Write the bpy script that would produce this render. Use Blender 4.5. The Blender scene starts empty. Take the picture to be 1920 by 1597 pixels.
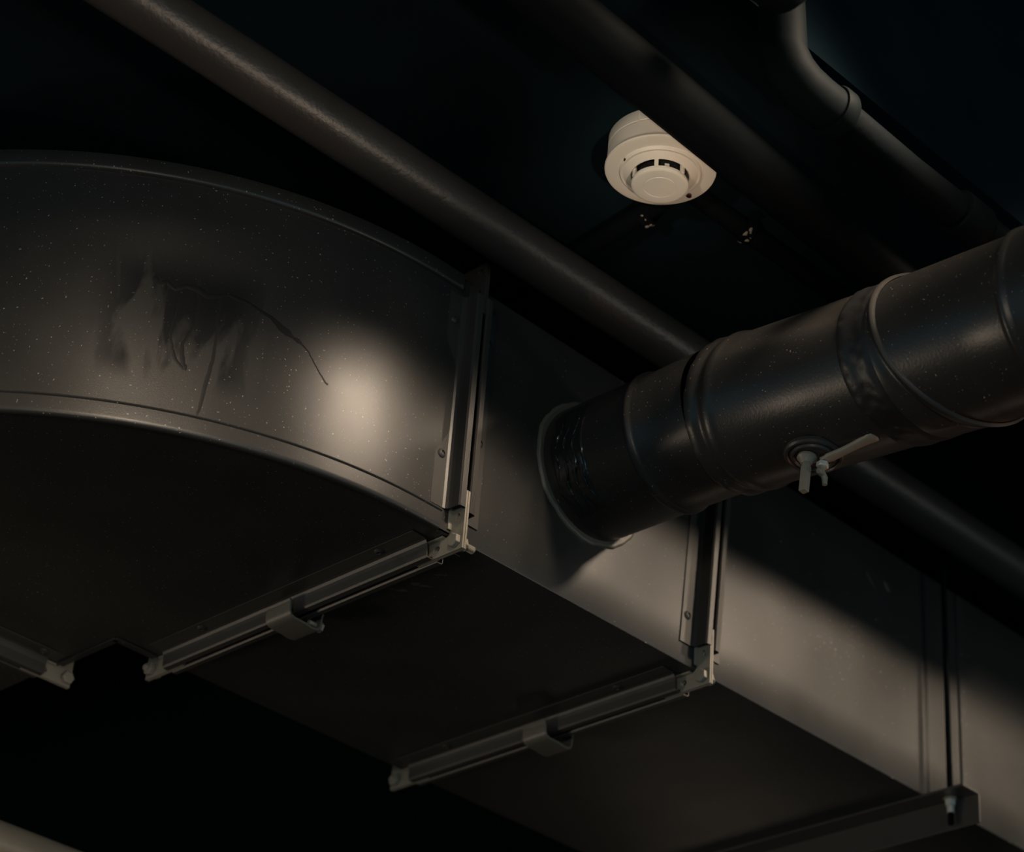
import bpy, math, random
from math import sin, cos, pi, radians
from mathutils import Vector, Matrix
from mathutils.geometry import tessellate_polygon

random.seed(7)
SC = bpy.context.scene
COL = SC.collection
ZO = 2.9                      # the scene is laid out from the duct's underside (z = 0), 2.9 m above the floor


def W(p):
    return Vector((p[0], p[1], p[2] + ZO))


# ------------------------------------------------------------------ camera
cam_d = bpy.data.cameras.new('camera')
cam = bpy.data.objects.new('camera', cam_d)
COL.objects.link(cam)
cam_rot = Matrix(((0.6966, -0.4175, -0.5834), (-0.7142, -0.3261, -0.6194), (0.0684, 0.8481, -0.5253)))
cam.matrix_world = Matrix.Translation(W((-1.6877, -1.8501, -1.3694))) @ cam_rot.to_quaternion().to_matrix().to_4x4()
cam_d.sensor_width = 36.0
cam_d.lens = 4388.0 * 36.0 / 1920.0
cam_d.clip_start = 0.05
cam_d.clip_end = 60
cam_d.dof.use_dof = True
cam_d.dof.focus_distance = 2.80
cam_d.dof.aperture_fstop = 4.0
SC.camera = cam

# ------------------------------------------------------------------ world and colour management
wd = bpy.data.worlds.new('World')
SC.world = wd
wd.use_nodes = True
wd.node_tree.nodes['Background'].inputs[0].default_value = (0.22, 0.62, 0.86, 1)
wd.node_tree.nodes['Background'].inputs[1].default_value = 0.26
SC.view_settings.view_transform = 'Standard'
SC.view_settings.look = 'None'
SC.view_settings.exposure = 0.0
SC.view_settings.gamma = 1.0
SC.view_settings.use_curve_mapping = False

WARM = (1.0, 0.80, 0.60)
DETX, DETY = 0.0074, -0.2817     # smoke detector


def look_rot(frm, to):
    d = (Vector(to) - Vector(frm)).normalized()
    return d.to_track_quat('-Z', 'Y').to_euler()


def spot(name, pos, target, power, size_deg, blend, radius=0.05, color=WARM):
    l = bpy.data.lights.new(name, 'SPOT')
    l.energy = power
    l.color = color
    l.spot_size = radians(size_deg)
    l.spot_blend = blend
    l.shadow_soft_size = radius
    o = bpy.data.objects.new(name, l)
    o.location = W(pos)
    o.rotation_euler = look_rot(pos, target)
    COL.objects.link(o)
    return o


def area(name, pos, target, power, sx, sy, color=WARM, spread=180):
    l = bpy.data.lights.new(name, 'AREA')
    l.shape = 'RECTANGLE'
    l.size = sx
    l.size_y = sy
    l.energy = power
    l.color = color
    l.spread = radians(spread)
    o = bpy.data.objects.new(name, l)
    o.location = W(pos)
    o.rotation_euler = look_rot(pos, target)
    COL.objects.link(o)
    return o


#LIGHTS
# unseen warm lights added to model the ducts' lighting, plus a cool fill
area('cool_fill', (-1.5, -5.8, -0.9), (0, 0, 0.2), 10, 3.0, 1.8, (0.34, 0.78, 1.0))  # added fill that gives the dark tones a teal cast; no known window
area('key_right', (2.0, -2.5, -0.35), (0.2, 0, 0.1), 5, 0.4, 0.4)
spot('spot_elbow', (0.10, -1.10, 0.72), (-0.34, 0.05, -0.24), 78, 43, 1.0, 0.10)
spot('spot_collar', (-0.05, -1.05, 0.74), (0.06, 0.0, -0.12), 55, 25, 1.0, 0.08)
spot('spot_left', (-1.5, -1.4, 0.5), (-0.44, 0.13, -0.22), 95, 31, 1.0, 0.10)
for k, pw in enumerate((30, 27, 26, 28)):
    spot('duct_fill_spot', (0.80 + 0.5 * k, -0.95, 0.705), (0.40 + 0.5 * k, 0, -0.27), pw * 1.4, 60, 1.0, 0.045)  # added row of spots for the bright lower duct edges, no known fixtures
spot('spot_detector_low', (-0.8, -2.2, -1.8), (DETX, DETY, 0.44), 120, 6, 0.6, 0.08)
spot('spot_detector_side', (-2.6, -1.2, -1.0), (DETX, DETY, 0.45), 110, 6, 0.6, 0.08)
area('fill_far_low', (-2.5, 2.5, -1.5), (0.2, -.4, 0.1), 16, 0.6, 0.6)  # added fill for the round duct and the rail faces
spot('spot_round_top', (-0.2, -0.95, 0.62), (0.32, -0.50, 0.22), 7, 36, 1.0, 0.06)
spot('spot_round_low', (3.5, -1.5, -1.8), (0.25, -0.62, 0.08), 60, 16, 1.0, 0.1, (1.0, 0.42, 0.24))
spot('spot_pipe', (0.6, -2.0, -0.9), (-0.60, -0.07, 0.47), 55, 22, 1.0, 0.08)
area('fill_back_low', (4.0, 2.5, -2.0), (0.2, 0, 0.1), 1, 0.6, 0.6)  # added weak warm fill for the undersides
spot('spot_branch', (-0.6, -1.4, -1.5), (-0.22, 0.70, -0.01), 40, 11, 1.0, 0.1)
area('fill_left', (-2.6, -2.0, -0.7), (0.0, 0, 0.0), 9, 0.4, 0.4)  # added fill to lift the bolts and left-facing flange sides
#END LIGHTS

# ------------------------------------------------------------------ materials


def new_mat(name):
    m = bpy.data.materials.new(name)
    m.use_nodes = True
    nt = m.node_tree
    return m, nt, nt.nodes['Principled BSDF']


def N(nt, kind, **kw):
    n = nt.nodes.new(kind)
    for k, v in kw.items():
        setattr(n, k, v)
    return n


def paint(name, col, rough=0.4, metallic=0.0, speck=0.0, bump=0.15, bump_scale=900.0, wobble=0.0, var=0.25, spec=0.5):
    """sprayed paint: orange-peel bump, dusty mottling and a few pale specks"""
    m, nt, b = new_mat(name)
    L = nt.links.new
    tc = N(nt, 'ShaderNodeTexCoord')
    n1 = N(nt, 'ShaderNodeTexNoise')
    n1.inputs['Scale'].default_value = 9.0
    n1.inputs['Detail'].default_value = 6.0
    L(tc.outputs['Object'], n1.inputs['Vector'])
    mix = N(nt, 'ShaderNodeMix', data_type='RGBA')
    mix.inputs['A'].default_value = (*[c * (1 - var) for c in col], 1)
    mix.inputs['B'].default_value = (*[c * (1 + var) for c in col], 1)
    L(n1.outputs['Fac'], mix.inputs['Factor'])
    out = mix.outputs['Result']
    if speck > 0:
        n2 = N(nt, 'ShaderNodeTexNoise')
        n2.inputs['Scale'].default_value = 420.0
        n2.inputs['Detail'].default_value = 0.0
        L(tc.outputs['Object'], n2.inputs['Vector'])
        r = N(nt, 'ShaderNodeMapRange')
        r.inputs['From Min'].default_value = 0.80 - speck * 0.05
        r.inputs['From Max'].default_value = 0.86 - speck * 0.05
        L(n2.outputs['Fac'], r.inputs['Value'])
        mx = N(nt, 'ShaderNodeMix', data_type='RGBA')
        L(r.outputs['Result'], mx.inputs['Factor'])
        L(out, mx.inputs['A'])
        mx.inputs['B'].default_value = (0.35, 0.32, 0.27, 1)
        out = mx.outputs['Result']
    L(out, b.inputs['Base Color'])
    rr = N(nt, 'ShaderNodeMapRange')
    rr.inputs['To Min'].default_value = rough - 0.05
    rr.inputs['To Max'].default_value = rough + 0.07
    L(n1.outputs['Fac'], rr.inputs['Value'])
    L(rr.outputs['Result'], b.inputs['Roughness'])
    b.inputs['Metallic'].default_value = metallic
    b.inputs['Specular IOR Level'].default_value = spec
    nb = N(nt, 'ShaderNodeTexNoise')
    nb.inputs['Scale'].default_value = bump_scale
    nb.inputs['Detail'].default_value = 2.0
    L(tc.outputs['Object'], nb.inputs['Vector'])
    bp = N(nt, 'ShaderNodeBump')
    bp.inputs['Strength'].default_value = bump
    bp.inputs['Distance'].default_value = 0.0006
    L(nb.outputs['Fac'], bp.inputs['Height'])
    nrm = bp.outputs['Normal']
    if wobble > 0:
        nw = N(nt, 'ShaderNodeTexNoise')
        nw.inputs['Scale'].default_value = 5.0
        nw.inputs['Detail'].default_value = 1.0
        L(tc.outputs['Object'], nw.inputs['Vector'])
        b2 = N(nt, 'ShaderNodeBump')
        b2.inputs['Strength'].default_value = 1.0
        b2.inputs['Distance'].default_value = wobble
        L(nw.outputs['Fac'], b2.inputs['Height'])
        L(nrm, b2.inputs['Normal'])
        nrm = b2.outputs['Normal']
    L(nrm, b.inputs['Normal'])
    return m


M = {}
M['duct'] = paint('satin_black_duct_paint', (0.031, 0.030, 0.028), rough=0.36, speck=0.15, wobble=0.004, bump=0.2)
M['rail'] = paint('satin_black_rail_paint', (0.050, 0.046, 0.041), rough=0.42, bump=0.35, bump_scale=420)
M['pipe'] = paint('black_pipe_paint', (0.040, 0.038, 0.036), rough=0.40, bump=0.9, bump_scale=160)
M['round'] = paint('black_round_duct_paint', (0.034, 0.032, 0.030), rough=0.34, speck=0.08, bump=0.25, bump_scale=300)
M['tape'] = paint('wrinkled_black_tape', (0.020, 0.020, 0.021), rough=0.42, bump=1.0, bump_scale=90)
M['mastic'] = paint('brushed_black_mastic', (0.018, 0.018, 0.018), rough=0.2, bump=1.0, bump_scale=140, spec=1.0)
M['bolt'] = paint('dusty_painted_steel', (0.30, 0.265, 0.21), rough=0.42, bump=0.4, bump_scale=300)
M['zinc'] = paint('zinc_steel', (0.80, 0.76, 0.66), rough=0.34, metallic=0.35, bump=0.2)
M['clamp'] = paint('dusty_clamp_steel', (0.14, 0.125, 0.10), rough=0.42, bump=0.4, bump_scale=300)
M['run'] = paint('dried_paint_run', (0.012, 0.012, 0.012), rough=0.46, bump=0.2, bump_scale=200, spec=0.25)
M['plastic'] = paint('cream_white_plastic', (0.72, 0.685, 0.61), rough=0.5, bump=0.25, bump_scale=700, var=0.03)
M['dark'] = paint('dark_sensor_chamber', (0.006, 0.006, 0.007), rough=0.6, bump=0.1)
M['led'] = paint('dark_red_lens', (0.035, 0.004, 0.008), rough=0.25, bump=0.0)
M['ceiling'] = paint('matt_black_ceiling_paint', (0.0045, 0.0110, 0.0150), rough=0.95, bump=0.6, bump_scale=60, spec=0.05)
M['black'] = paint('matt_black_service_paint', (0.0035, 0.005, 0.006), rough=0.6, bump=0.8, bump_scale=110, spec=0.035)
M['gloss'] = paint('glossy_black_fitting_paint', (0.004, 0.006, 0.007), rough=0.6, bump=0.4, bump_scale=90, spec=0.03)
M['brown'] = paint('warm_lit_pipe_paint', (0.50, 0.35, 0.24), rough=0.35, bump=0.4, bump_scale=110)  # warm light on the low pipe is put into this base colour
M['scrape'] = paint('chipped_pale_paint', (0.26, 0.23, 0.19), rough=0.6, bump=0.8, bump_scale=200)
M['scuff'] = paint('scuffed_paint', (0.085, 0.072, 0.060), rough=0.6, bump=0.8, bump_scale=300)
M['floor'] = paint('dark_concrete', (0.045, 0.040, 0.036), rough=0.6, bump=0.5, bump_scale=40)
M['wall'] = paint('dark_wall_paint', (0.009, 0.016, 0.020), rough=0.85, bump=0.5, bump_scale=40, spec=0.2)


def stained_duct():
    """the duct paint with darker, glossier water marks on the curved cheek"""
    m = M['duct'].copy()
    m.name = 'stained_duct_paint'
    nt = m.node_tree
    L = nt.links.new
    b = nt.nodes['Principled BSDF']
    uv = N(nt, 'ShaderNodeUVMap', uv_map='UVMap')
    # vertical streaks: noise squeezed along the height, limited to a patch
    mp = N(nt, 'ShaderNodeMapping')
    mp.inputs['Scale'].default_value = (26, 7, 1)
    L(uv.outputs['UV'], mp.inputs['Vector'])
    ns = N(nt, 'ShaderNodeTexNoise')
    ns.inputs['Scale'].default_value = 1.0
    ns.inputs['Detail'].default_value = 4.0
    ns.inputs['Distortion'].default_value = 0.6
    L(mp.outputs['Vector'], ns.inputs['Vector'])
    sep = N(nt, 'ShaderNodeSeparateXYZ')
    L(uv.outputs['UV'], sep.inputs['Vector'])

    def bump01(sock, a, b_, c, d):
        r1 = N(nt, 'ShaderNodeMapRange', interpolation_type='SMOOTHSTEP')
        r1.inputs['From Min'].default_value = a
        r1.inputs['From Max'].default_value = b_
        L(sock, r1.inputs['Value'])
        r2 = N(nt, 'ShaderNodeMapRange', interpolation_type='SMOOTHSTEP')
        r2.inputs['From Min'].default_value = c
        r2.inputs['From Max'].default_value = d
        r2.inputs['To Min'].default_value = 1
        r2.inputs['To Max'].default_value = 0
        L(sock, r2.inputs['Value'])
        mu = N(nt, 'ShaderNodeMath', operation='MULTIPLY')
        L(r1.outputs['Result'], mu.inputs[0])
        L(r2.outputs['Result'], mu.inputs[1])
        return mu.outputs[0]
    bu = bump01(sep.outputs['X'], 0.27, 0.34, 0.44, 0.52)
    bv = bump01(sep.outputs['Y'], 0.05, 0.09, 0.20, 0.26)
    mm = N(nt, 'ShaderNodeMath', operation='MULTIPLY')
    L(bu, mm.inputs[0])
    L(bv, mm.inputs[1])
    th = N(nt, 'ShaderNodeMapRange')
    th.inputs['From Min'].default_value = 0.45
    th.inputs['From Max'].default_value = 0.56
    L(ns.outputs['Fac'], th.inputs['Value'])
    mk = N(nt, 'ShaderNodeMath', operation='MULTIPLY')
    L(mm.outputs[0], mk.inputs[0])
    L(th.outputs['Result'], mk.inputs[1])
    mx = N(nt, 'ShaderNodeMix', data_type='RGBA')
    src = b.inputs['Base Color'].links[0].from_socket
    k = N(nt, 'ShaderNodeMath', operation='MULTIPLY')
    k.inputs[1].default_value = 0.6
    L(mk.outputs[0], k.inputs[0])
    L(k.outputs[0], mx.inputs['Factor'])
    L(src, mx.inputs['A'])
    mx.inputs['B'].default_value = (0.008, 0.009, 0.011, 1)
    L(mx.outputs['Result'], b.inputs['Base Color'])
    # the mark also dulls the sheen
    sp_ = N(nt, 'ShaderNodeMapRange')
    sp_.inputs['To Min'].default_value = 0.5
    sp_.inputs['To Max'].default_value = 0.12
    L(mk.outputs[0], sp_.inputs['Value'])
    L(sp_.outputs['Result'], b.inputs['Specular IOR Level'])
    rs = b.inputs['Roughness'].links[0].from_socket
    ad = N(nt, 'ShaderNodeMath', operation='MULTIPLY_ADD')
    ad.inputs[1].default_value = 0.10
    L(mk.outputs[0], ad.inputs[0])
    L(rs, ad.inputs[2])
    L(ad.outputs[0], b.inputs['Roughness'])
    return m


M['stained'] = stained_duct()

# ------------------------------------------------------------------ mesh helpers


class MB:
    def __init__(s):
        s.v = []
        s.f = []
        s.uv = {}

    def add(s, verts, faces):
        o = len(s.v)
        s.v += [Vector(p) for p in verts]
        s.f += [tuple(i + o for i in f) for f in faces]
        return o

    def box(s, lo, hi):
        x0, y0, z0 = lo
        x1, y1, z1 = hi
        v = [(x0, y0, z0), (x1, y0, z0), (x1, y1, z0), (x0, y1, z0), (x0, y0, z1), (x1, y0, z1), (x1, y1, z1), (x0, y1, z1)]
        s.add(v, [(0, 3, 2, 1), (4, 5, 6, 7), (0, 1, 5, 4), (1, 2, 6, 5), (2, 3, 7, 6), (3, 0, 4, 7)])
        return s

    def prism(s, prof, O, U, V, D, length):
        """closed 2-D profile in (U, V) extruded along D"""
        O, U, V, D = map(Vector, (O, U, V, D))
        n = len(prof)
        a = [O + U * p[0] + V * p[1] for p in prof]
        b = [p + D * length for p in a]
        tri = tessellate_polygon([[Vector((p[0], p[1], 0)) for p in prof]])
        f = [tuple(t) for t in tri] + [tuple(i + n for i in reversed(t)) for t in tri]
        f += [(i, (i + 1) % n, (i + 1) % n + n, i + n) for i in range(n)]
        s.add(a + b, f)
        return s

    def plate(s, outline, holes, O, U, V, D, th):
        """flat plate with real holes"""
        O, U, V, D = map(Vector, (O, U, V, D))
        loops = [outline] + holes
        pts = [p for lp in loops for p in lp]
        tri = tessellate_polygon([[Vector((p[0], p[1], 0)) for p in lp] for lp in loops])
        n = len(pts)
        a = [O + U * p[0] + V * p[1] for p in pts]
        b = [p + D * th for p in a]
        f = [tuple(t) for t in tri] + [tuple(i + n for i in reversed(t)) for t in tri]
        k = 0
        for lp in loops:
            m = len(lp)
            f += [(k + i, k + (i + 1) % m, k + (i + 1) % m + n, k + i + n) for i in range(m)]
            k += m
        s.add(a + b, f)
        return s

    def rings(s, rs, caps=True, closed=True):
        n = len(rs[0])
        o = len(s.v)
        s.v += [Vector(p) for r in rs for p in r]
        m = n if closed else n - 1
        for k in range(len(rs) - 1):
            for i in range(m):
                j = (i + 1) % n
                s.f.append((o + k * n + i, o + k * n + j, o + (k + 1) * n + j, o + (k + 1) * n + i))
        if caps:
            s.f.append(tuple(o + i for i in reversed(range(n))))
            s.f.append(tuple(o + (len(rs) - 1) * n + i for i in range(n)))
        return s

    def lathe(s, prof, O, A=(0, 0, 1), seg=64, caps=True):
        """profile (radius, distance along A)"""
        O, A = Vector(O), Vector(A).normalized()
        u = A.orthogonal().normalized()
        v = A.cross(u)
        rs = [[O + A * h + (u * cos(t) + v * sin(t)) * max(r, 1e-5) for t in [2 * pi * i / seg for i in range(seg)]] for r, h in prof]
        return s.rings(rs, caps)

    def tube(s, path, r, seg=24, caps=True, wob=0.0):
        path = [Vector(p) for p in path]
        n = len(path)
        rad = r if isinstance(r, (list, tuple)) else [r] * n
        rs = []
        u = None
        for i, p in enumerate(path):
            t = (path[min(i + 1, n - 1)] - path[max(i - 1, 0)]).normalized()
            if u is None:
                u = t.orthogonal().normalized()
            u = (u - t * u.dot(t)).normalized()
            v = t.cross(u)
            rr = rad[i] * (1 + (random.uniform(-wob, wob) if wob else 0))
            rs.append([p + (u * cos(a) + v * sin(a)) * rr for a in [2 * pi * k / seg for k in range(seg)]])
        return s.rings(rs, caps)

    def hexa(s, O, A, af, h, rot=0.0, dome=0.0):
        """hexagon prism with chamfered outer corners; af = across flats"""
        O, A = Vector(O), Vector(A).normalized()
        u = A.orthogonal().normalized()
        v = A.cross(u)
        R = af / math.sqrt(3)
        ring = lambda rr, hh: [O + A * hh + (u * cos(rot + k * pi / 3) + v * sin(rot + k * pi / 3)) * rr for k in range(6)]
        return s.rings([ring(R, 0), ring(R, h * 0.86), ring(R * 0.86, h)])

    def build(s, name, mat, parent=None, smooth=False, bevel=0.0, loc=None, auto=None):
        me = bpy.data.meshes.new(name)
        base = Vector(parent['_o']) if parent is not None else (Vector(loc) if loc is not None else Vector((0, 0, 0)))
        me.from_pydata([tuple(p - base) for p in s.v], [], s.f)
        me.validate()
        import bmesh
        bm = bmesh.new()
        bm.from_mesh(me)
        bmesh.ops.recalc_face_normals(bm, faces=bm.faces)
        bm.to_mesh(me)
        bm.free()
        o = bpy.data.objects.new(name, me)
        COL.objects.link(o)
        me.materials.append(mat)
        if smooth:
            for p in me.polygons:
                p.use_smooth = True
            if auto:
                me.set_sharp_from_angle(angle=radians(auto))
        if bevel > 0:
            md = o.modifiers.new('bevel', 'BEVEL')
            md.width = bevel
            md.segments = 2
            md.limit_method = 'ANGLE'
            md.angle_limit = radians(40)
        if parent is not None:
            o.parent = parent
        else:
            o.location = W(base)
        o['_o'] = tuple(base)
        return o


def thing(name, label, cat, loc, group=None):
    o = bpy.data.objects.new(name, None)
    o.empty_display_size = 0.05
    COL.objects.link(o)
    o.location = W(loc)
    o['_o'] = tuple(loc)
    return tag(o, label, cat, group)


def tag(o, label, cat, group=None, kind=None):
    if label:
        o['label'] = label
    if cat:
        o['category'] = cat
    if group:
        o['group'] = group
    if kind:
        o['kind'] = kind
    return o


def sheet(poly, th):
    """turn an open 2-D polyline into a closed thin profile"""
    P = [Vector((p[0], p[1])) for p in poly]
    L_, R_ = [], []
    for i, p in enumerate(P):
        t = (P[min(i + 1, len(P) - 1)] - P[max(i - 1, 0)]).normalized()
        n = Vector((-t.y, t.x)) * th / 2
        L_.append(p + n)
        R_.append(p - n)
    return [tuple(q) for q in L_ + R_[::-1]]


X, Y, Z = Vector((1, 0, 0)), Vector((0, 1, 0)), Vector((0, 0, 1))
H = 0.372        # duct height
DW = 0.566       # duct width
J1 = -0.031      # first flange joint
J2, K2 = 0.427, 0.065   # second joint, its lean
JB = 0.702       # far joint of the elbow
EC = (-0.085, 0.634)    # elbow centre
ER = 0.634
XB = -0.106      # inner cheek of the branch behind

RAIL = [(0.0405, 0.0012), (0.021, 0.0014), (0.0170, 0.0026), (0.0145, 0.0060), (0.0135, 0.0110), (0.0132, 0.0225), (0.0118, 0.0243), (0.0045, 0.0248), (0.0036, 0.0232), (0.0042, 0.0205)]
RAILP = sheet(RAIL, 0.0014)


def rail(parent, O, S, Nn, D, length, screws=(), name='flange_rail'):
    """folded flange rail: S points from the joint towards its own duct, Nn outward, D along"""
    O, S, Nn, D = map(Vector, (O, S, Nn, D))
    r = MB().prism(RAILP, O, S, Nn, D, length).build(name, M['rail'], parent, bevel=0.0003)
    for d in screws:
        c = O + D * d + S * 0.0305 + Nn * 0.0018
        b = MB().lathe([(0.0001, 0.0), (0.0062, 0.0), (0.0062, 0.0008), (0.0048, 0.0024), (0.0030, 0.0031), (0.0026, 0.0016), (0.0001, 0.0014)], c, Nn, 20)
        b.build('screw', M['rail'], r, smooth=True, auto=35)
    return r


def slot(cx, cy, rx, ry, n=14):
    return [(cx + rx * cos(2 * pi * k / n), cy + ry * sin(2 * pi * k / n)) for k in range(n)]


def corner(parent, O, S, A, B, arm=0.055, mat='bolt'):
    """L-shaped corner piece in the joint plane; A and B point outward from the two cheeks"""
    w = 0.0245
    ol = [(w, w), (-arm, w), (-arm, 0.001), (-0.004, 0.001), (0.001, -0.004), (0.001, -arm), (w, -arm)]
    holes = [slot(0.0125, 0.0125, 0.0052, 0.0052), slot(0.0125, -0.021, 0.0038, 0.0055), slot(-0.021, 0.0125, 0.0055, 0.0038)]
    b = MB().plate(ol, holes, Vector(O) + Vector(S) * 0.0004, A, B, S, 0.0028)
    # folded stiffening lips
    b.prism([(-arm, 0.0008), (-0.006, 0.0008), (-0.006, 0.0030), (-arm, 0.0030)], Vector(O) + Vector(S) * 0.003, A, B, S, 0.006)
    b.prism([(0.0008, -arm), (0.0030, -arm), (0.0030, -0.006), (0.0008, -0.006)], Vector(O) + Vector(S) * 0.003, A, B, S, 0.006)
    return b.build('corner_plate', M[mat], parent, bevel=0.0005)


def corner_bolt(label, O, A, tip=0.013, rot=0.3):
    """bolt through a corner: hexagon head on one side, nut and thread on the other. A points head -> tip"""
    O, A = Vector(O), Vector(A)
    t = thing('corner_bolt', label, 'bolt', O, 'bolts clamping the duct flange corners')
    MB().hexa(O - A * 0.0036, -A, 0.0165, 0.0070, rot).build('hex_head', M['bolt'], t, bevel=0.0008)
    b = MB().hexa(O + A * 0.0036, A, 0.0165, 0.0078, rot + 0.25)
    b.build('nut', M['bolt'], t, bevel=0.0008)
    prof = [(0.0001, -0.0035), (0.0047, -0.0035), (0.0047, 0.0113)]
    z = 0.0114
    while z < 0.0114 + tip:
        prof += [(0.0050, z + 0.0004), (0.0041, z + 0.0011)]
        z += 0.0015
    prof += [(0.0034, z + 0.0006), (0.0001, z + 0.0008)]
    MB().lathe(prof, O, A, 20).build('threaded_shank', M['bolt'], t, smooth=True, auto=50)
    return t


# ------------------------------------------------------------------ the setting
def struct(name, b, mat):
    return tag(b.build(name, mat), None, None, None, 'structure')


CZ = 0.49       # ceiling over the ducts; its step is invented, placed to shade their tops
CU = 1.15       # higher unseen part toward the camera, leaving room for the added lights
b = MB()
b.box((-6, -0.53, CZ), (8, 7, CU + 0.2))
b.box((-6, -6, CU), (8, -0.53, CU + 0.2))
struct('ceiling', b, M['ceiling'])
struct('floor', MB().box((-6, -6, -ZO - 0.1), (8, 7, -ZO)), M['floor'])
struct('wall_back', MB().box((-6, 7, -ZO), (8, 7.2, CU)), M['wall'])
struct('wall_right', MB().box((8, -6, -ZO), (8.2, 7.2, CU)), M['wall'])

# ------------------------------------------------------------------ rectangular duct, straight sections


def duct_shell(b, x0b, x0t, x1b, x1t, nx=10, nz=6, bulge=0.0012):
    """box shell whose ends may lean; the cheek is a slightly pillowed sheet"""
    def P(u, w, y):
        xb = x0b + (x1b - x0b) * u
        xt = x0t + (x1t - x0t) * u
        return Vector((xb + (xt - xb) * w, y, H * w))
    g = []
    r = 0.0022
    # cross-section loop (y, w) with small rounded folds, front cheek subdivided
    sec = []
    for k in range(nz + 1):
        w = r / H + (1 - 2 * r / H) * k / nz
        sec.append((0.0, w, True))
    sec += [(r * 0.3, 1 - r * 0.3 / H, False), (r, 1.0, False), (DW - r, 1.0, False), (DW, 1 - r / H, False), (DW, r / H, False), (DW - r, 0.0, False), (r, 0.0, False), (r * 0.3, r * 0.3 / H, False)]
    for i in range(nx + 1):
        u = i / nx
        ring = []
        for (y, w, fr) in sec:
            yy = y - (bulge * sin(pi * u) * sin(pi * w) if fr else 0)
            ring.append(P(u, w, yy))
        g.append(ring)
    b.rings(g)


def cleats(parent, J, S, sb, K=0.0, wide=None):
    pass


def lean(K):
    return Vector((K, 0, 1)).normalized()


def joint_rails(parent, J, K, side, screws_front, screws_bottom):
    """four rails and two visible corner plates round one end. side=-1: the duct lies towards -X"""
    S = X * side
    J0 = lambda z: J + K * z
    LZ = lean(K)
    zl, zh = 0.030, H - 0.03
    zl2 = zl if side < 0 else 0.026
    rail(parent, (J0(zl2), 0, zl2), S, -Y, LZ, (zh - zl2), screws_front)
    rail(parent, (J0(0), 0.026, 0), S, -Z, Y, DW - 0.052, screws_bottom)
    rail(parent, (J0(H), 0.026, H), S, Z, Y, DW - 0.052)
    rail(parent, (J0(zl), DW, zl), S, Y, LZ, (zh - zl))
    corner(parent, (J0(0), 0, 0), S, -Y, -Z)
    corner(parent, (J0(0), DW, 0), S, Y, -Z)
    corner(parent, (J0(H), 0, H), S, -Y, Z, mat='rail')
    corner(parent, (J0(H), DW, H), S, Y, Z, mat='rail')


G_D = 'rectangular ducts joined in one run'
sec2 = thing('rectangular_duct', 'black rectangular duct section between two bolted flanges, round duct entering its side', 'duct', ((J1 + J2) / 2, DW / 2, 0), G_D)
b = MB()
duct_shell(b, J1 + 0.001, J1 + 0.001, J2 - 0.001, J2 + K2 * H - 0.001)
b.build('duct_body', M['duct'], sec2, smooth=True, auto=30)
joint_rails(sec2, J1, 0, 1, (0.12, 0.27), (0.1, 0.4))
joint_rails(sec2, J2, K2, -1, (0.042, 0.27), (0.09, 0.42))

J3 = 1.035
sec3 = thing('rectangular_duct', 'black rectangular duct section right of the second flange, resting on the steel angle', 'duct', ((J2 + J3) / 2, DW / 2, 0), G_D)
b = MB()
duct_shell(b, J2 + 0.001, J2 + K2 * H + 0.001, J3 - 0.001, J3 - 0.001, nx=14)
b.build('duct_body', M['duct'], sec3, smooth=True, auto=30)
joint_rails(sec3, J2, K2, 1, (0.05, 0.27), (0.1, 0.4))

J4 = 2.3
sec4 = thing('rectangular_duct', 'black rectangular duct end section at right edge behind the hanger rod', 'duct', ((J3 + J4) / 2, DW / 2, 0), G_D)
b = MB()
duct_shell(b, J3 + 0.001, J3 + 0.001, J4, J4, nx=16)
b.build('duct_body', M['duct'], sec4, smooth=True, auto=30)
# standing drive slip at the seam
b = MB()
b.prism(sheet([(-0.009, 0.0008), (-0.007, 0.0030), (0.007, 0.0030), (0.009, 0.0008)], 0.001), (J3, 0, 0.004), X, -Y, Z, H - 0.008)
b.build('drive_cleat', M['duct'], sec4)

# ------------------------------------------------------------------ elbow with curved cheek
elb = thing('duct_elbow', 'large black curved duct elbow with stained, glossy outer cheek at left', 'duct', (-0.35, 0.3, 0))
NA = 48
heel = [(J1 - 0.001, 0.0), (-0.055, 0.0)]
for k in range(NA + 1):
    a = -pi / 2 - (pi / 2) * k / NA
    heel.append((EC[0] + ER * cos(a), EC[1] + ER * sin(a)))
heel.append((EC[0] - ER, JB - 0.001))
rest = [(XB, JB - 0.001), (XB, DW), (J1 - 0.001, DW)]
plan = heel + rest
b = MB()
n = len(plan)
tri = tessellate_polygon([[Vector((p[0], p[1], 0)) for p in plan]])
zz0, zz1 = 0.0, H
b.add([(p[0], p[1], zz0) for p in plan] + [(p[0], p[1], zz1) for p in plan],
      [tuple(t) for t in tri] + [tuple(i + n for i in reversed(t)) for t in tri] +
      [(i, (i + 1) % n, (i + 1) % n + n, i + n) for i in range(len(heel) - 1, n)])
b.build('duct_body', M['duct'], elb, smooth=True, auto=30)
# outer cheek: its own sheet with a UV of arc length and height
b = MB()
arc = [0.0]
for i in range(1, len(heel)):
    arc.append(arc[-1] + math.hypot(heel[i][0] - heel[i - 1][0], heel[i][1] - heel[i - 1][1]))


def heel_frame(i):
    p = Vector((heel[i][0], heel[i][1], 0))
    q0 = heel[max(i - 1, 0)]
    q1 = heel[min(i + 1, len(heel) - 1)]
    t = Vector((q1[0] - q0[0], q1[1] - q0[1], 0)).normalized()
    nn = Vector((-t.y, t.x, 0))       # path runs towards -X then +Y; outward is to its left
    if nn.dot(Vector((heel[i][0] - EC[0], heel[i][1] - EC[1], 0))) < 0:
        nn = -nn
    return p, nn, t


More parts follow.
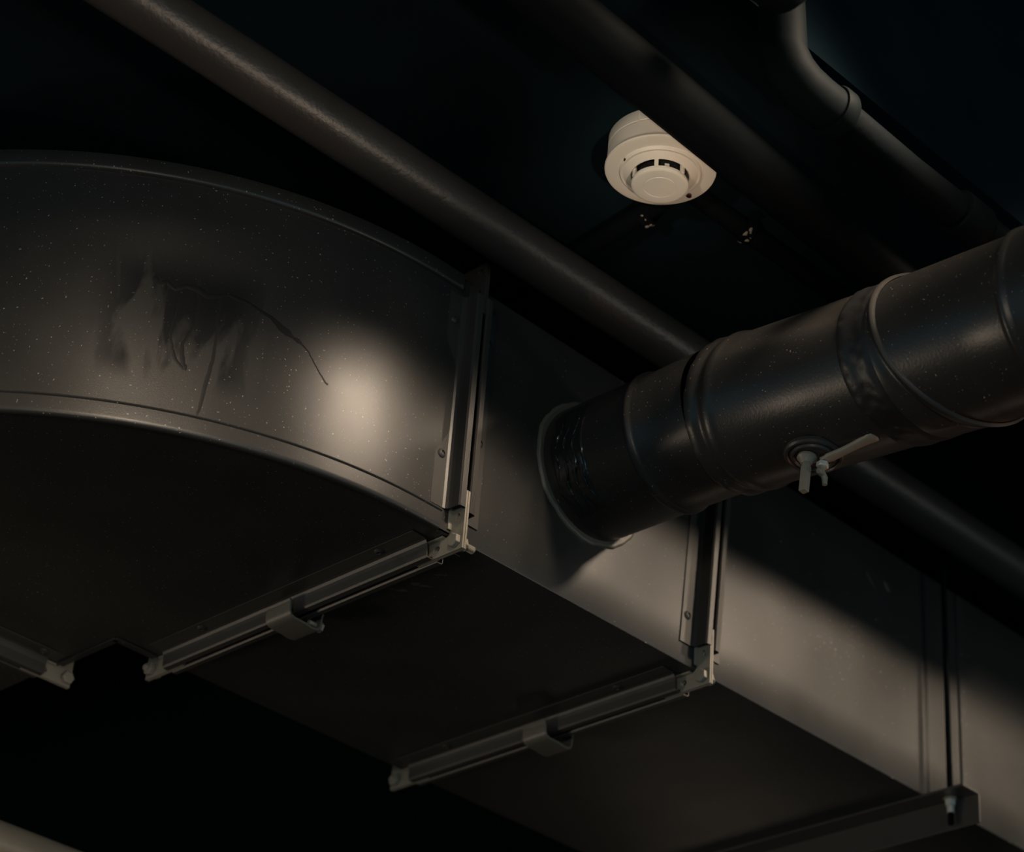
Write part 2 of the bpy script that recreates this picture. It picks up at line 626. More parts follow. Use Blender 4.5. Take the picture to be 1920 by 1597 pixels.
NZ = 8
vs, fs = [], []
for i in range(len(heel)):
    p, nn, t = heel_frame(i)
    for k in range(NZ + 1):
        w = k / NZ
        vs.append(p + nn * (0.0010 + 0.0012 * sin(pi * w)) + Z * (0.002 + (H - 0.004) * w))
for i in range(len(heel) - 1):
    for k in range(NZ):
        a = i * (NZ + 1) + k
        fs.append((a, a + 1, a + NZ + 2, a + NZ + 1))
b.add(vs, fs)
cheek = b.build('outer_cheek', M['stained'], elb, smooth=True)
uvl = cheek.data.uv_layers.new(name='UVMap')
for lp in cheek.data.loops:
    vi = lp.vertex_index
    uvl.data[lp.index].uv = (arc[vi // (NZ + 1)], H * (vi % (NZ + 1)) / NZ)


def heel_at(s, z, off):
    for i in range(1, len(arc)):
        if arc[i] >= s or i == len(arc) - 1:
            break
    f = (s - arc[i - 1]) / (arc[i] - arc[i - 1])
    p0, n0, _ = heel_frame(i - 1)
    p1, n1, _ = heel_frame(i)
    nn = n0.lerp(n1, f).normalized()
    return p0.lerp(p1, f) + nn * (0.0010 + 0.0012 * sin(pi * z / H) + off) + Z * z, nn


def sweep_heel(b, prof, i0, wav=0.0):
    """profile (outward, z) swept along the cheek"""
    rs = []
    for i in range(i0, len(heel)):
        p, nn, t = heel_frame(i)
        w = random.uniform(-wav, wav)
        rs.append([p + nn * q[0] + Z * (q[1] + w) for q in prof])
    b.rings(rs)


b = MB()
sweep_heel(b, [(-0.001, 0.0252), (0.0046, 0.0252), (0.0066, 0.0246), (0.0070, 0.0236), (0.0064, 0.0226), (0.0052, 0.0218), (0.0052, 0.0050), (0.0050, 0.0012), (0.0032, -0.0016), (-0.001, -0.0022)], 1, 0.0)
sm = b.build('lock_seam', M['duct'], elb, smooth=True, auto=50)
b = MB()
sweep_heel(b, [(-0.001, H + 0.001), (0.0060, H), (0.0072, H - 0.002), (0.0068, H - 0.018), (0.0060, H - 0.0215), (0.0035, H - 0.0232), (-0.001, H - 0.0235)], 1, 0.0)
b.build('lock_seam', M['duct'], elb, smooth=True, auto=50)
# flange rails and corners at the first joint
joint_rails(elb, J1, 0, -1, (0.0725, 0.271), (0.07, 0.414))
# throat lip
b = MB()
b.box((XB - 0.006, DW - 0.008, -0.003), (J1 - 0.012, DW + 0.003, 0.0))
b.box((XB - 0.008, DW - 0.004, -0.003), (XB + 0.003, JB - 0.012, 0.0))
b.build('throat_lip', M['duct'], elb, bevel=0.001)
# rails at the far joint (towards the branch)
rail(elb, (-0.70, JB, 0), -Y, -Z, X, 0.70 + XB - 0.026, (0.25, 0.55))
corner(elb, (XB, JB, 0), -Y, X, -Z)



def blobs(parent, centres, Nn, seed, name='scuff_mark'):
    """thin scraped patches lying on a flat sheet"""
    rr_ = random.Random(seed)
    Nn = Vector(Nn)
    u2 = Nn.orthogonal().normalized()
    v2 = Nn.cross(u2)
    for c, ru, rv in centres:
        c = Vector(c)
        b_ = MB()
        ring = [c + u2 * cos(q) * ru * rr_.uniform(.6, 1.3) + v2 * sin(q) * rv * rr_.uniform(.6, 1.3) for q in [2 * pi * i / 12 for i in range(12)]]
        b_.rings([ring, [p + Nn * 0.0003 + (c - p) * 0.3 for p in ring]])
        b_.build(name, M['scuff'], parent)


blobs(sec3, [((0.808, -0.0013, 0.301), .002, .016), ((0.848, -0.0013, 0.306), .004, .012)], -Y, 4)
blobs(sec2, [((0.0170, 0.160, 0), .003, .007), ((0.0300, 0.150, 0), .004, .008), ((0.0270, 0.124, 0), .005, .007), ((0.040, 0.118, 0), .003, .008), ((0.030, 0.082, 0), .002, .009)], -Z, 5)

# dried runs of paint on the cheek (measured as arc length, height)
runs = [
    [(0.345, 0.205, .0035), (0.349, 0.190, .003), (0.351, 0.165, .0022), (0.347, 0.135, .002), (0.348, 0.105, .0026), (0.352, 0.070, .0030), (0.354, 0.040, .0022), (0.355, 0.028, .0014)],
    [(0.432, 0.205, .004), (0.424, 0.196, .0045), (0.415, 0.200, .003), (0.405, 0.192, .003), (0.392, 0.200, .0035), (0.378, 0.199, .005), (0.366, 0.192, .0045), (0.352, 0.196, .003), (0.342, 0.201, .002)],
    [(0.342, 0.201, .002), (0.330, 0.199, .004), (0.316, 0.197, .0025), (0.300, 0.190, .0028), (0.286, 0.186, .003), (0.272, 0.176, .0055), (0.264, 0.172, .0058), (0.256, 0.168, .002), (0.250, 0.166, .004), (0.244, 0.163, .0016), (0.234, 0.155, .0011), (0.222, 0.139, .0011), (0.208, 0.122, .0014), (0.204, 0.121, .0020)],
    [(0.398, 0.190, .002), (0.399, 0.160, .0016), (0.402, 0.130, .0018), (0.396, 0.110, .002), (0.390, 0.095, .0026), (0.380, 0.086, .003), (0.376, 0.092, .002)],
    [(0.372, 0.190, .004), (0.374, 0.150, .0022), (0.385, 0.120, .002), (0.383, 0.100, .0035), (0.377, 0.084, .0030)],
]
for rn in runs:
    b = MB()
    # dense path, flattened bead lying on the sheet
    dense = []
    for (s0, z0, r0), (s1, z1, r1) in zip(rn, rn[1:]):
        for k in range(5):
            t = k / 5
            dense.append((s0 + (s1 - s0) * t + random.uniform(-.0006, .0006), z0 + (z1 - z0) * t, r0 + (r1 - r0) * t))
    dense.append(rn[-1])
    rs = []
    for i, (s_, z_, r_) in enumerate(dense):
        a_ = dense[max(i - 1, 0)]
        c_ = dense[min(i + 1, len(dense) - 1)]
        ds, dz = c_[0] - a_[0], c_[1] - a_[1]
        L_ = math.hypot(ds, dz) or 1
        ps, pz = -dz / L_, ds / L_
        k_ = 0.45 if i in (0, len(dense) - 1) else 1.0
        ring = []
        for (u, w) in ((-1, -0.0001), (-0.7, 0.00012), (0, 0.00022), (0.7, 0.00012), (1, -0.0001)):
            ring.append(heel_at(s_ + ps * u * r_ * k_, z_ + pz * u * r_ * k_, w)[0])
        rs.append(ring)
    b.rings(rs, caps=False, closed=False)
    b.build('paint_run', M['run'], elb, smooth=True)

# ------------------------------------------------------------------ branch of the duct running away behind the elbow
br = thing('rectangular_duct', 'dark duct branch running away behind the elbow at the left edge', 'duct', (-0.41, 1.2, 0), G_D)
b = MB().box((EC[0] - ER, JB + 0.001, 0), (XB, JB + 1.5, H))
b.build('duct_body', M['duct'], br, bevel=0.002)
rail(br, (-0.70, JB, 0), Y, -Z, X, 0.70 + XB - 0.026)
corner(br, (XB, JB, 0), Y, X, -Z)

# ------------------------------------------------------------------ corner bolts
corner_bolt('hexagon bolt with long thread at the lower front corner of the first flange', (J1, -0.0125, -0.0125), X, 0.014)
corner_bolt('bolt at the far lower corner of the first flange, near the elbow throat', (J1, DW + 0.0125, -0.0125), -X, 0.004)
corner_bolt('bolt at the lower front corner of the second flange', (J2, -0.0125, -0.0125), X, 0.006)
corner_bolt('bolt at the far lower end of the second flange', (J2, DW + 0.0125, -0.0125), -X, 0.002)
corner_bolt('bolt at the inner corner of the branch flange, lower left', (XB + 0.0165, JB, -0.0125), Y, 0.004)

# ------------------------------------------------------------------ flange clips gripping the bottom flanges


def clip(label, cx, y0, y1, screw=True):
    t = thing('flange_clamp', label, 'clamp', (cx, (y0 + y1) / 2, -0.04), 'flange clamps under the duct joints')
    pl = [(-0.0285, -0.0130), (-0.0262, -0.0160), (-0.0262, -0.0290), (-0.0225, -0.0345), (-0.016, -0.0365), (0.000, -0.0368), (0.014, -0.0385), (0.0225, -0.0370), (0.0262, -0.0325), (0.0268, -0.0170), (0.0285, -0.0130)]
    MB().prism(sheet(pl, 0.0032), (cx, y0, 0), X, Z, Y, y1 - y0).build('clamp_body', M['clamp'], t, smooth=True, auto=40, bevel=0.0006)
    if screw:
        ym = (y0 + y1) / 2 + 0.004
        MB().hexa((cx + 0.0290, ym - 0.018, -0.027), X, 0.013, 0.006, 0.1).build('set_screw_head', M['bolt'], t, bevel=0.0008)
        MB().lathe([(0.0001, -0.016), (0.0032, -0.016), (0.0032, 0.0), (0.0001, 0.0)], (cx + 0.0290, ym - 0.018, -0.027), X, 16).build('screw_shank', M['bolt'], t, smooth=True, auto=40)
    return t


clip('C-shaped steel clamp with set screw, hanging on the first bottom flange', J1, 0.262, 0.309)
clip('C-shaped steel clamp hanging on the second bottom flange, out of focus', J2, 0.250, 0.294, False)

# ------------------------------------------------------------------ round duct coming out of the side


def cyl_ring(c, a, r, nrm, off=0.0, seg=96, wob=None):
    """intersection of the cylinder (centre c, axis a, radius r) with a plane through c + a*off, normal nrm"""
    a = a.normalized()
    u = Z.cross(a).normalized()
    v = a.cross(u)
    out = []
    for k in range(seg):
        t = 2 * pi * k / seg
        rr = r + (wob(t) if wob else 0)
        q = (u * cos(t) + v * sin(t)) * rr
        s_ = -nrm.dot(q) / nrm.dot(a)
        out.append(c + a * (off + s_) + q)
    return out


cA = Vector((0.201, 0, 0.195))
aA = Vector((0, -1, -0.02)).normalized()
cB = Vector((0.201, -0.235, 0.190))
aB = Vector((0, -1, -0.10)).normalized()
cC = cB + aB * 0.36
aC = Vector((0, -1, -0.06)).normalized()


def tubeseg(name, parent, mat, c, a, spec, seg=96, caps=False):
    """spec: list of (offset, radius, plane normal or None[, wobble])"""
    rs = []
    for it in spec:
        nrm = it[2] if it[2] is not None else a
        rs.append(cyl_ring(c, a, it[1], nrm, it[0], seg, it[3] if len(it) > 3 else None))
    b_ = MB()
    b_.rings(rs, caps=caps)
    return b_.build(name, mat, parent, smooth=True, auto=55)


def bead(o, r, h, w, nrm=None):
    return [(o - w, r, nrm), (o - w * 0.6, r + h * 0.35, nrm), (o - w * 0.25, r + h * 0.92, nrm), (o + w * 0.25, r + h * 0.92, nrm), (o + w * 0.6, r + h * 0.35, nrm), (o + w, r, nrm)]


col = thing('round_duct_collar', 'black round collar sealed with brushed mastic where it enters the duct side', 'duct', (0.201, -0.07, 0.10), 'round duct pieces in one line')
n1 = (aA + Vector((0.05, 0, 0.04))).normalized()
tubeseg('collar_tube', col, M['round'], cA, aA, [(0.0015, 0.0915, -Y)] + [(0.02, 0.0915, None)] + bead(0.142, 0.0915, 0.0045, 0.009, n1) + [(0.20, 0.0925, None), (0.238, 0.0930, None)])
# rolled flange against the cheek
rnd = [random.uniform(0, 6.28) for _ in range(6)]
wobf = lambda t: 0.0008 * sin(7 * t + rnd[0]) + 0.0006 * sin(13 * t + rnd[1]) + 0.0005 * sin(29 * t + rnd[2])
sp = [(0.0012, 0.1010, -Y, wobf), (0.0040, 0.1002, -Y, wobf), (0.0052, 0.0975, -Y, wobf), (0.0040, 0.0950, -Y), (0.0040, 0.0915, -Y)]
tubeseg('sealant_bead', col, M['clamp'], cA, aA, sp)
# brushed mastic: rough ridged patches on the left and under side of the collar


def patch(name, parent, mat, c, a, r, o0, o1, t0, t1, thick, no=26, nt=40, amp=0.0012, freq=60):
    """raised patch on the cylinder between offsets and angles, ridged round the axis"""
    a = a.normalized()
    u = Z.cross(a).normalized()
    v = a.cross(u)
    vs_, fs_ = [], []
    ph = [random.uniform(0, 6.28) for _ in range(no + 1)]
    for i in range(no + 1):
        f = i / no
        for k in range(nt + 1):
            g_ = k / nt
            e = min(1, 8 * min(f, 1 - f)) * min(1, 6 * min(g_, 1 - g_))
            tt = t0 + (t1 - t0) * g_
            rag = 0.004 * sin(5 * tt + i * 0.7) + 0.003 * sin(11 * tt)
            h_ = e * (thick + amp * (0.5 + 0.5 * sin(ph[i] + 1.7 * sin(3 * g_ + ph[0])) + 0.4 * random.random()))
            q = (u * cos(tt) + v * sin(tt)) * (r + h_ - (0.0 if e > 0 else 0.001))
            vs_.append(c + a * (o0 + (o1 - o0) * f + rag * e) + q)
    for i in range(no):
        for k in range(nt):
            x_ = i * (nt + 1) + k
            fs_.append((x_, x_ + 1, x_ + nt + 2, x_ + nt + 1))
    b_ = MB()
    b_.add(vs_, fs_)
    return b_.build(name, mat, parent, smooth=True)


def ang_of(c, a, p):
    a = a.normalized()
    u = Z.cross(a).normalized()
    v = a.cross(u)
    d = Vector(p) - c
    return math.atan2(d.dot(v), d.dot(u))


tl_ = ang_of(cA, aA, cA + Vector((-0.09, -0.05, 0.02)))
td_ = ang_of(cA, aA, cA + Vector((-0.03, -0.05, -0.09)))
if td_ - tl_ > pi:
    td_ -= 2 * pi
if tl_ - td_ > pi:
    td_ += 2 * pi
patch('mastic_patch', col, M['mastic'], cA, aA, 0.0917, 0.018, 0.072, tl_ - 0.25 * (td_ - tl_), td_, 0.0004, no=34, nt=60, amp=0.0026)

# damper section
dmp = thing('damper_duct', 'black round duct section with adjusting lever underneath', 'duct', (0.201, -0.36, 0.08), 'round duct pieces in one line')
n2 = (aB + Vector((-0.03, 0, -0.10))).normalized()
wob2 = lambda t: 0.0005 * sin(17 * t + rnd[3]) + 0.0004 * sin(31 * t + rnd[4])
tubeseg('duct_tube', dmp, M['round'], cB, aB,
        [(0.018, 0.0945, n2), (0.0185, 0.0985, n2, wob2), (0.021, 0.0995, n2, wob2), (0.031, 0.0990, n2), (0.036, 0.0965, n2), (0.041, 0.0965, n2), (0.046, 0.0990, n2), (0.052, 0.1000, n2), (0.058, 0.0985, n2), (0.064, 0.0963, n2), (0.16, 0.0962, None), (0.262, 0.0962, None)])
# wrinkled tape band over the joint
ntl = (aB + Vector((-0.119, 0, 0.034))).normalized()
ntr = (aB + Vector((-0.091, 0, 0.079))).normalized()


def wr(seed, amp):
    rr_ = random.Random(seed)
    ph = [(rr_.uniform(0, 6.28), rr_.choice([9, 13, 19, 27, 37, 45]), rr_.uniform(.4, 1)) for _ in range(6)]
    return lambda t: amp * sum(w_ * sin(f_ * t + p_) for p_, f_, w_ in ph) / 3


band = [(0.256, 0.0963, ntl)] + [(0.260 + 0.0042 * k, 0.0984 + 0.0006 * sin(k), ntl, wr(k // 2, 0.0011)) for k in range(9)] + [(0.297, 0.0966, ntr)]
tubeseg('tape_band', dmp, M['tape'], cB, aB, band, seg=160)

# elbow piece after the joint
elr = thing('round_duct_elbow', 'black round duct elbow piece with bright rolled seam at the right edge', 'duct', (0.205, -0.66, 0.05), 'round duct pieces in one line')
ns2 = (aB + Vector((-0.307, 0, 0.232))).normalized()
nb3 = (aB + Vector((-0.412, 0, 0.218))).normalized()
tubeseg('gore_segment', elr, M['round'], cB, aB, [(0.296, 0.0972, ntr), (0.3195, 0.0975, ns2), (0.3215, 0.0955, ns2), (0.3250, 0.0985, ns2), (0.338, 0.1000, nb3)])
nC3 = (aC + Vector((-0.412, 0, 0.218))).normalized()
tubeseg('rolled_seam', elr, M['rail'], cB, aB, [(0.3375, 0.0985, nb3), (0.3378, 0.1010, nb3), (0.3395, 0.1024, nb3), (0.3415, 0.1024, nb3), (0.3432, 0.1005, nb3), (0.345, 0.0990, nb3)])
o_ = cC - aB * 0.018
tubeseg('duct_tube', elr, M['round'], o_, aC, [(0.0, 0.0992, nb3), (0.06, 0.0995, None)] + bead(0.128, 0.0995, 0.0045, 0.009) + [(0.2, 0.1015, None), (0.55, 0.1015, None)])

# ------------------------------------------------------------------ damper quadrant and lever
lv = thing('damper_lever', 'cast damper lever with wing bolt on a round dial under the round duct', 'lever', (0.185, -0.378, 0.06))
dn = Vector((-0.10, 0.02, -1)).normalized()
dc = Vector((0.1875, -0.381, 0.0775))
MB().lathe([(0.0001, -0.004), (0.0345, -0.004), (0.0355, 0.001), (0.0335, 0.0034), (0.0310, 0.0038), (0.0295, 0.0020), (0.0270, 0.0022), (0.0255, 0.0050), (0.0235, 0.0054), (0.0220, 0.0028), (0.0001, 0.0028)], dc, dn, 56).build('dial_plate', M['rail'], lv, smooth=True, auto=35)
hub = dc + dn * 0.0028 + Vector((-0.0060, 0.0045, 0))
MB().lathe([(0.0001, 0), (0.0115, 0), (0.0120, 0.003), (0.0095, 0.0055), (0.0080, 0.0085), (0.0062, 0.0110), (0.0001, 0.0110)], hub, dn, 32).build('hub', M['bolt'], lv, smooth=True, auto=35)
stu = hub + dn * 0.010
b = MB()
sq = [(-0.0046, -0.0046), (0.0046, -0.0046), (0.0046, 0.0046), (-0.0046, 0.0046)]
u_ = dn.orthogonal().normalized()
v_ = dn.cross(u_)
b.prism(sq, stu + dn * 0.004, (u_ + v_).normalized(), (v_ - u_).normalized(), dn, 0.036)
b.lathe([(0.0001, 0), (0.0052, 0), (0.0052, 0.014), (0.0001, 0.014)], stu, dn, 20)
b.build('square_shaft', M['bolt'], lv, bevel=0.0009)
# lever: tapered bar along the duct, rounded raised end
lp0 = dc + dn * 0.008 + Vector((0.006, -0.010, 0))
lp1 = Vector((0.190, -0.474, 0.0745))
ld = (lp1 - lp0).normalized()
ls = ld.cross(dn).normalized()
rs = []
nL = 16
for k in range(nL + 1):
    f = k / nL
    wv = 0.0085 - 0.0022 * sin(pi * min(1, f * 1.15)) + (0.0008 if f > .85 else 0)
    tv = 0.0040 + 0.0026 * (max(0, f - 0.6) / 0.4) ** 1.5
    if f > 0.94:
        q_ = (f - 0.94) / 0.06
        wv *= math.sqrt(max(0.08, 1 - q_ * q_))
        tv *= math.sqrt(max(0.15, 1 - q_ * q_))
    if f < 0.08:
        wv *= 0.7
    pc = lp0.lerp(lp1, f) + dn * (0.0012 * sin(pi * f))
    rs.append([pc + ls * wv * cos(t) + dn * tv * sin(t) for t in [2 * pi * i / 20 for i in range(20)]])
b = MB()
b.rings(rs)
b.build('lever_arm', M['bolt'], lv, smooth=True, auto=60)
wb = lp0 + dn * 0.004 + ld * 0.000
MB().hexa(wb, dn, 0.0135, 0.0065, 0.4).build('lock_nut', M['zinc'], lv, bevel=0.0006)
b = MB()
b.lathe([(0.0001, 0.006), (0.0038, 0.006), (0.0038, 0.017), (0.0001, 0.018)], wb, dn, 16)
b.tube([wb + dn * 0.012, wb + dn * 0.018 + ls * 0.006, wb + dn * 0.027 + ls * 0.007], [0.0036, 0.0038, 0.0030], 14)
b.tube([wb + dn * 0.012, wb + dn * 0.014 - ls * 0.006], [0.0030, 0.0034], 12)
b.build('wing_bolt', M['bolt'], lv, smooth=True, auto=50)

# ------------------------------------------------------------------ support angle and hanger rod at lower right
AX = 0.966
ang = thing('support_angle', 'black steel angle carrying the duct at the lower right', 'bracket', (AX, 0.25, -0.045))
prof = sheet([(-0.040, 0.0), (-0.002, 0.0), (0.0, -0.002), (0.0, -0.045)], 0.0034)
MB().prism(prof, (AX, -0.072, -0.0022), X, Z, Y, 0.75).build('angle_bar', M['rail'], ang, bevel=0.0006)
rod = thing('hanger_rod', 'dark threaded hanger rod in front of the duct at right, bright nut below', 'rod', (0.9545, -0.030, -0.045))
prof = [(0.0001, -0.044)]
z_ = -0.044
while z_ < 0.05:
    prof += [(0.0046, z_ + 0.0004), (0.0039, z_ + 0.0014)]
    z_ += 0.002
prof += [(0.0042, z_), (0.0042, CZ), (0.0001, CZ)]
MB().lathe(prof, (0.9545, -0.030, 0), Z, 20).build('threaded_rod', M['black'], rod, smooth=True, auto=50)
b = MB()
b.hexa((0.9545, -0.030, -0.0065), -Z, 0.0145, 0.009, 0.2)
b.build('nut', M['zinc'], rod, bevel=0.0006)
b = MB()
b.lathe([(0.0001, 0), (0.0105, 0), (0.0105, -0.0018), (0.0001, -0.0018)], (0.9545, -0.030, -0.0045), Z, 28)
b.build('washer', M['bolt'], rod, smooth=True, auto=35)
b = MB()
b.lathe([(0.0048, -0.0157), (0.0056, -0.0157), (0.0056, -0.027), (0.0048, -0.027)], (0.9545, -0.030, 0), Z, 20)
b.build('coupling_sleeve', M['zinc'], rod, smooth=True, auto=35)

# ------------------------------------------------------------------ long pipe crossing above the duct
pr = 0.0337
P0, P1 = Vector((-0.6383, -0.0645, 0.402)), Vector((1.0967, -0.0866, 0.402))
dd = (P1 - P0)
path = [P0 + dd * t for t in [-0.6 + 2.6 * k / 120 for k in range(121)]]
mp = MB().tube(path, [pr * (1 + 0.012 * sin(k * 0.9) * sin(k * 0.37)) for k in range(121)], 48)
tag(mp.build('steel_pipe', M['pipe'], smooth=True, loc=P0, auto=60), 'long thick black steel pipe along the top of the ducts, passing behind the round duct', 'pipe')

# pipe low at the left, far side
P0, P1 = Vector((-0.031, 0.880, -0.20)), Vector((0.064, 0.884, -0.20))
d0 = X
mp = MB().tube([P0 + X * t for t in (-1.6, -1.0, -0.5, 0, 0.5, 1.0, 2.0)], 0.036, 40)
tag(mp.build('low_pipe', M['brown'], smooth=True, loc=P0, auto=60), 'blurred brown-lit pipe in the bottom left corner', 'pipe')

# ------------------------------------------------------------------ pipes under the ceiling
mp = MB().tube([(-1.2433, -0.4377, 0.425), (-0.3595, -0.4068, 0.425), (-0.0133, -0.3936, 0.425), (0.3512, -0.3794, 0.425), (1.3079, -0.3421, 0.425)], 0.0342, 40)
tag(mp.build('ceiling_pipe', M['black'], smooth=True, loc=(-0.15, -0.3922, 0.425), auto=60), 'black pipe overlapping the right side of the smoke detector', 'pipe')

pe = thing('elbow_pipe', 'black pipe with elbow fittings at upper right, glinting faintly', 'pipe', (0.0578, -0.5767, 0.36))
MB().tube([(-0.0169, -0.5767, 0.36), (0.1192, -0.5741, 0.36), (0.409, -0.5785, 0.36), (1.1993, -0.5855, 0.36)], 0.0228, 32).build('pipe_run', M['black'], pe, smooth=True, auto=60)
MB().tube([(-0.03, -0.5767, 0.36), (-0.0564, -0.5754, 0.36), (-0.0783, -0.5723, 0.3653), (-0.0959, -0.5697, 0.3776), (-0.1073, -0.5679, 0.3995), (-0.1108, -0.5679, 0.4917)], [0.0272, 0.0281, 0.029, 0.029, 0.0281, 0.0263], 32).build('pipe_elbow', M['gloss'], pe, smooth=True, auto=60)
MB().lathe([(0.0228, 0), (0.030, 0), (0.0316, 0.0035), (0.0316, 0.0175), (0.030, 0.021), (0.0228, 0.021)], (-0.0344, -0.5767, 0.36), X, 40).build('coupling', M['gloss'], pe, smooth=True, auto=40)
MB().lathe([(0.0228, 0), (0.0272, 0), (0.029, 0.0026), (0.029, 0.044), (0.0272, 0.048), (0.0228, 0.048)], (0.2114, -0.5754, 0.36), X, 40).build('coupling', M['gloss'], pe, smooth=True, auto=40)

pe = thing('elbow_pipe', 'black pipe bending up towards the ceiling at the top edge, right of the detector', 'pipe', (-0.2057, -0.6382, 0.36))
MB().tube([(-0.996, -0.6821, 0.36), (-0.2759, -0.6645, 0.36)], 0.0263, 32).build('pipe_run', M['black'], pe, smooth=True, auto=60)
MB().tube([(-0.2847, -0.6645, 0.36), (-0.2496, -0.6628, 0.3618), (-0.2232, -0.6575, 0.3705), (-0.2057, -0.6514, 0.3907), (-0.2013, -0.6487, 0.4215), (-0.2013, -0.6487, 0.5005)], [0.0325, 0.0334, 0.0334, 0.0325, 0.0307, 0.029], 32).build('pipe_elbow', M['gloss'], pe, smooth=True, auto=60)

G_C = 'thin conduits fixed to the ceiling'
CR = 0.0137
c1 = thing('conduit', 'thin black conduit running right from under the detector', 'conduit', (0.4686, -0.2626, 0.4734), G_C)
MB().tube([(0.052, -0.2567, 0.4734), (0.1936, -0.2584, 0.4734), (0.4686, -0.2634, 0.4734), (1.8852, -0.2834, 0.4734)], CR, 24).build('conduit_tube', M['black'], c1, smooth=True, auto=60)
c2 = thing('conduit', 'thin black conduit running down-left from below the detector to behind the pipe', 'conduit', (0.0936, 0.0249, 0.4734), G_C)
MB().tube([(0.0828, -0.2376, 0.4734), (0.0953, -0.1001, 0.4734), (0.1103, 0.0749, 0.4734), (0.1353, 0.4416, 0.4734), (0.177, 1.2749, 0.4734)], CR, 24).build('conduit_tube', M['black'], c2, smooth=True, auto=60)


def strap(label, c, axis, par):
    t = thing('pipe_strap', label, 'strap', c, 'conduit straps with chipped paint')
    c = Vector(c)
    side = Z.cross(axis).normalized()
    outer = [(0.0158 * cos(a_), -0.0158 * sin(a_)) for a_ in [pi * k / 14 for k in range(15)]]
    pl = [(0.028, 0.0137)] + [(0.0178, 0.0137)] + outer + [(-0.0178, 0.0137)] + [(-0.028, 0.0137)]
    MB().prism(sheet(pl, 0.002), c - axis * 0.0075, side, Z, axis, 0.015).build('strap_band', M['black'], t, bevel=0.0004)
    rr_ = random.Random(par)
    b_ = MB()
    for k in range(9):
        a_ = rr_.uniform(0.15, 2.6)
        rad = 0.0172 if k < 6 else 0.0172
        w_ = rr_.uniform(0.0010, 0.0032)
        pc = c + side * rad * cos(a_) - Z * rad * sin(a_) + axis * rr_.uniform(-0.007, 0.007)
        nn = (side * cos(a_) - Z * sin(a_))
        u2 = nn.orthogonal().normalized()
        v2 = nn.cross(u2)
        m_ = 7
        ring = [pc + (u2 * cos(q) + v2 * sin(q)) * w_ * rr_.uniform(0.5, 1.3) for q in [2 * pi * i / m_ for i in range(m_)]]
        top = [p + nn * 0.0006 - (p - pc) * 0.3 for p in ring]
        b_.rings([ring, top])
    b_.build('chipped_paint', M['scrape'], t)
    return t


strap('conduit strap with chipped paint just below the detector', (0.0932, -0.1834, 0.4734), Y, 3)
strap('conduit strap with chipped paint to the right below the detector', (0.1978, -0.2584, 0.4734), X, 5)

# ------------------------------------------------------------------ smoke detector
DX, DY = DETX, DETY
LENS = ((-0.0385, -0.2660), (0.0655, -0.2790))
DS = 0.8333      # detector drawn 166 mm wide, real one 138 mm


def dv(pr_):
    return [(r_ * DS if r_ > 0.001 else r_, CZ - (0.859 - h_) * DS) for r_, h_ in pr_]


det = thing('smoke_detector', 'cream-white round smoke detector on the black ceiling', 'smoke detector', (DX, DY, 0.415))
O = (DX, DY, 0)
MB().lathe(dv([(0.0001, 0.8585), (0.0790, 0.8585), (0.0800, 0.857), (0.0802, 0.8385), (0.0792, 0.8374), (0.0001, 0.8374)]), O, Z, 96).build('base', M['plastic'], det, smooth=True, auto=35)
b = MB()
b.lathe(dv([(0.0001, 0.8366), (0.0790, 0.8366), (0.0802, 0.8354), (0.0808, 0.812), (0.0814, 0.8085), (0.0830, 0.8065), (0.0838, 0.8040), (0.0828, 0.8015), (0.0790, 0.8003), (0.0622, 0.8000), (0.0612, 0.7985), (0.0606, 0.7962), (0.0595, 0.7952),
         (0.0560, 0.7955), (0.0480, 0.7905), (0.0445, 0.7890), (0.0430, 0.7900), (0.0425, 0.7960), (0.0420, 0.8120), (0.0001, 0.8120)]), O, Z, 96)
b.build('housing', M['plastic'], det, smooth=True, auto=35)
b = MB()
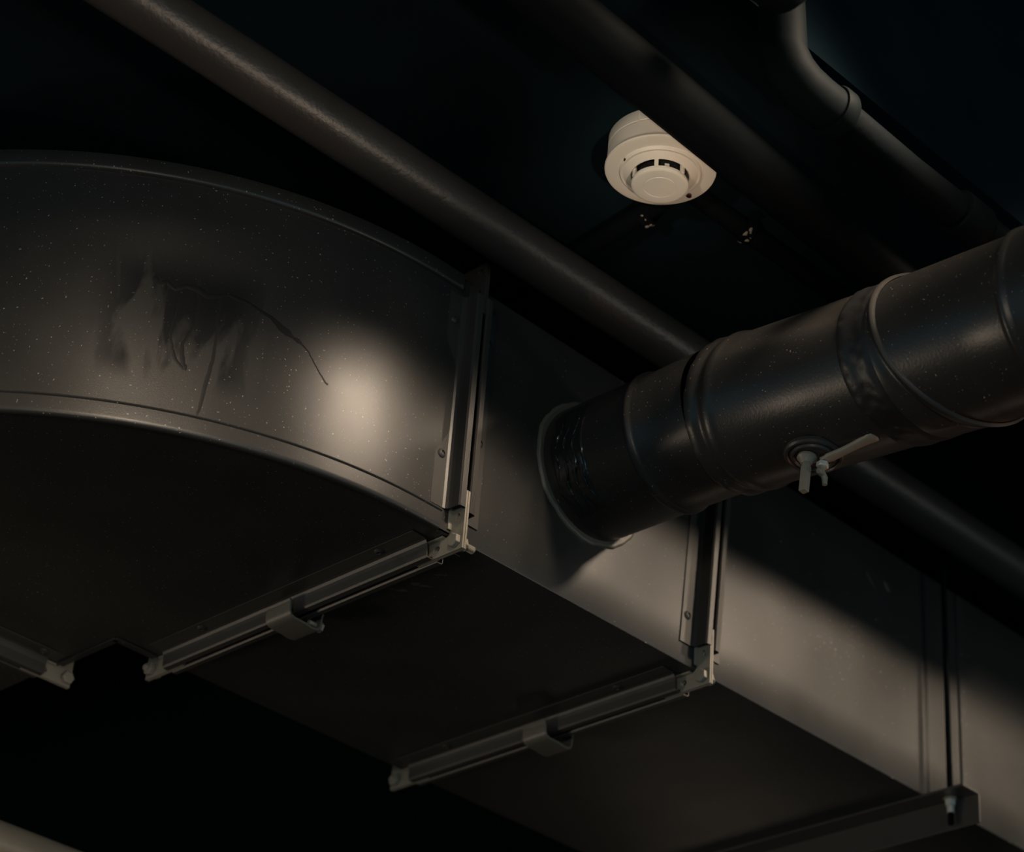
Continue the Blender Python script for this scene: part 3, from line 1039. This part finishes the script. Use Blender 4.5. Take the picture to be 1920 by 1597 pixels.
for an_, w_ in ((pi + 0.30, 0.0011),):
    rd = Vector((cos(an_), sin(an_), 0))
    td = Vector((-sin(an_), cos(an_), 0))
    b.prism([(0.0640, -w_), (0.0672, -w_), (0.0672, w_), (0.0640, w_)], (DX, DY, 0.452), rd, td, Z, 0.0375)
b.build('seam_rib', M['plastic'], det, bevel=0.0004)
MB().lathe(dv([(0.0001, 0.8115), (0.0345, 0.8115), (0.0345, 0.7800), (0.0001, 0.7800)]), O, Z, 48).build('sensor_chamber', M['dark'], det, smooth=True, auto=35)
b = MB()
b.lathe(dv([(0.0001, 0.7800), (0.0400, 0.7800), (0.0424, 0.7785), (0.0430, 0.7760), (0.0425, 0.7735), (0.0405, 0.7718), (0.0380, 0.7712), (0.0248, 0.7710), (0.0242, 0.7716), (0.0236, 0.7716), (0.0230, 0.7708), (0.0001, 0.7704)]), O, Z, 96)
b.build('cap', M['plastic'], det, smooth=True, auto=35)
b0 = math.atan2(-0.72, -0.69)
zc = dv([(1, 0.7785)])[0][1]
for k in range(6):
    a_ = b0 + radians(-12) + k * pi / 3
    rd = Vector((cos(a_), sin(a_), 0))
    td = Vector((-sin(a_), cos(a_), 0))
    b = MB()
    b.prism([(0.0322, -0.0022), (0.0362, -0.0026), (0.0362, 0.0026), (0.0322, 0.0022)], (DX, DY, zc), rd, td, Z, 0.0135)
    b.build('rib', M['plastic'], det, bevel=0.0004)
b = MB()
a_ = b0 + radians(12)
rd = Vector((cos(a_), sin(a_), 0))
td = Vector((-sin(a_), cos(a_), 0))
b.prism([(0.0282, -0.0030), (0.0300, -0.0030), (0.0300, 0.0030), (0.0282, 0.0030)], (DX, DY, zc + 0.0035), rd, td, Z, 0.0050)
b.build('contact_tab', M['plastic'], det, bevel=0.0003)
for (lx, ly) in LENS:
    MB().lathe([(0.0001, 0.446), (0.0032, 0.446), (0.0032, 0.4380), (0.0024, 0.4374), (0.0001, 0.4372)], (lx, ly, 0), Z, 24).build('indicator_lens', M['led'], det, smooth=True, auto=40)

for o in bpy.data.objects:
    if '_o' in o:
        del o['_o']
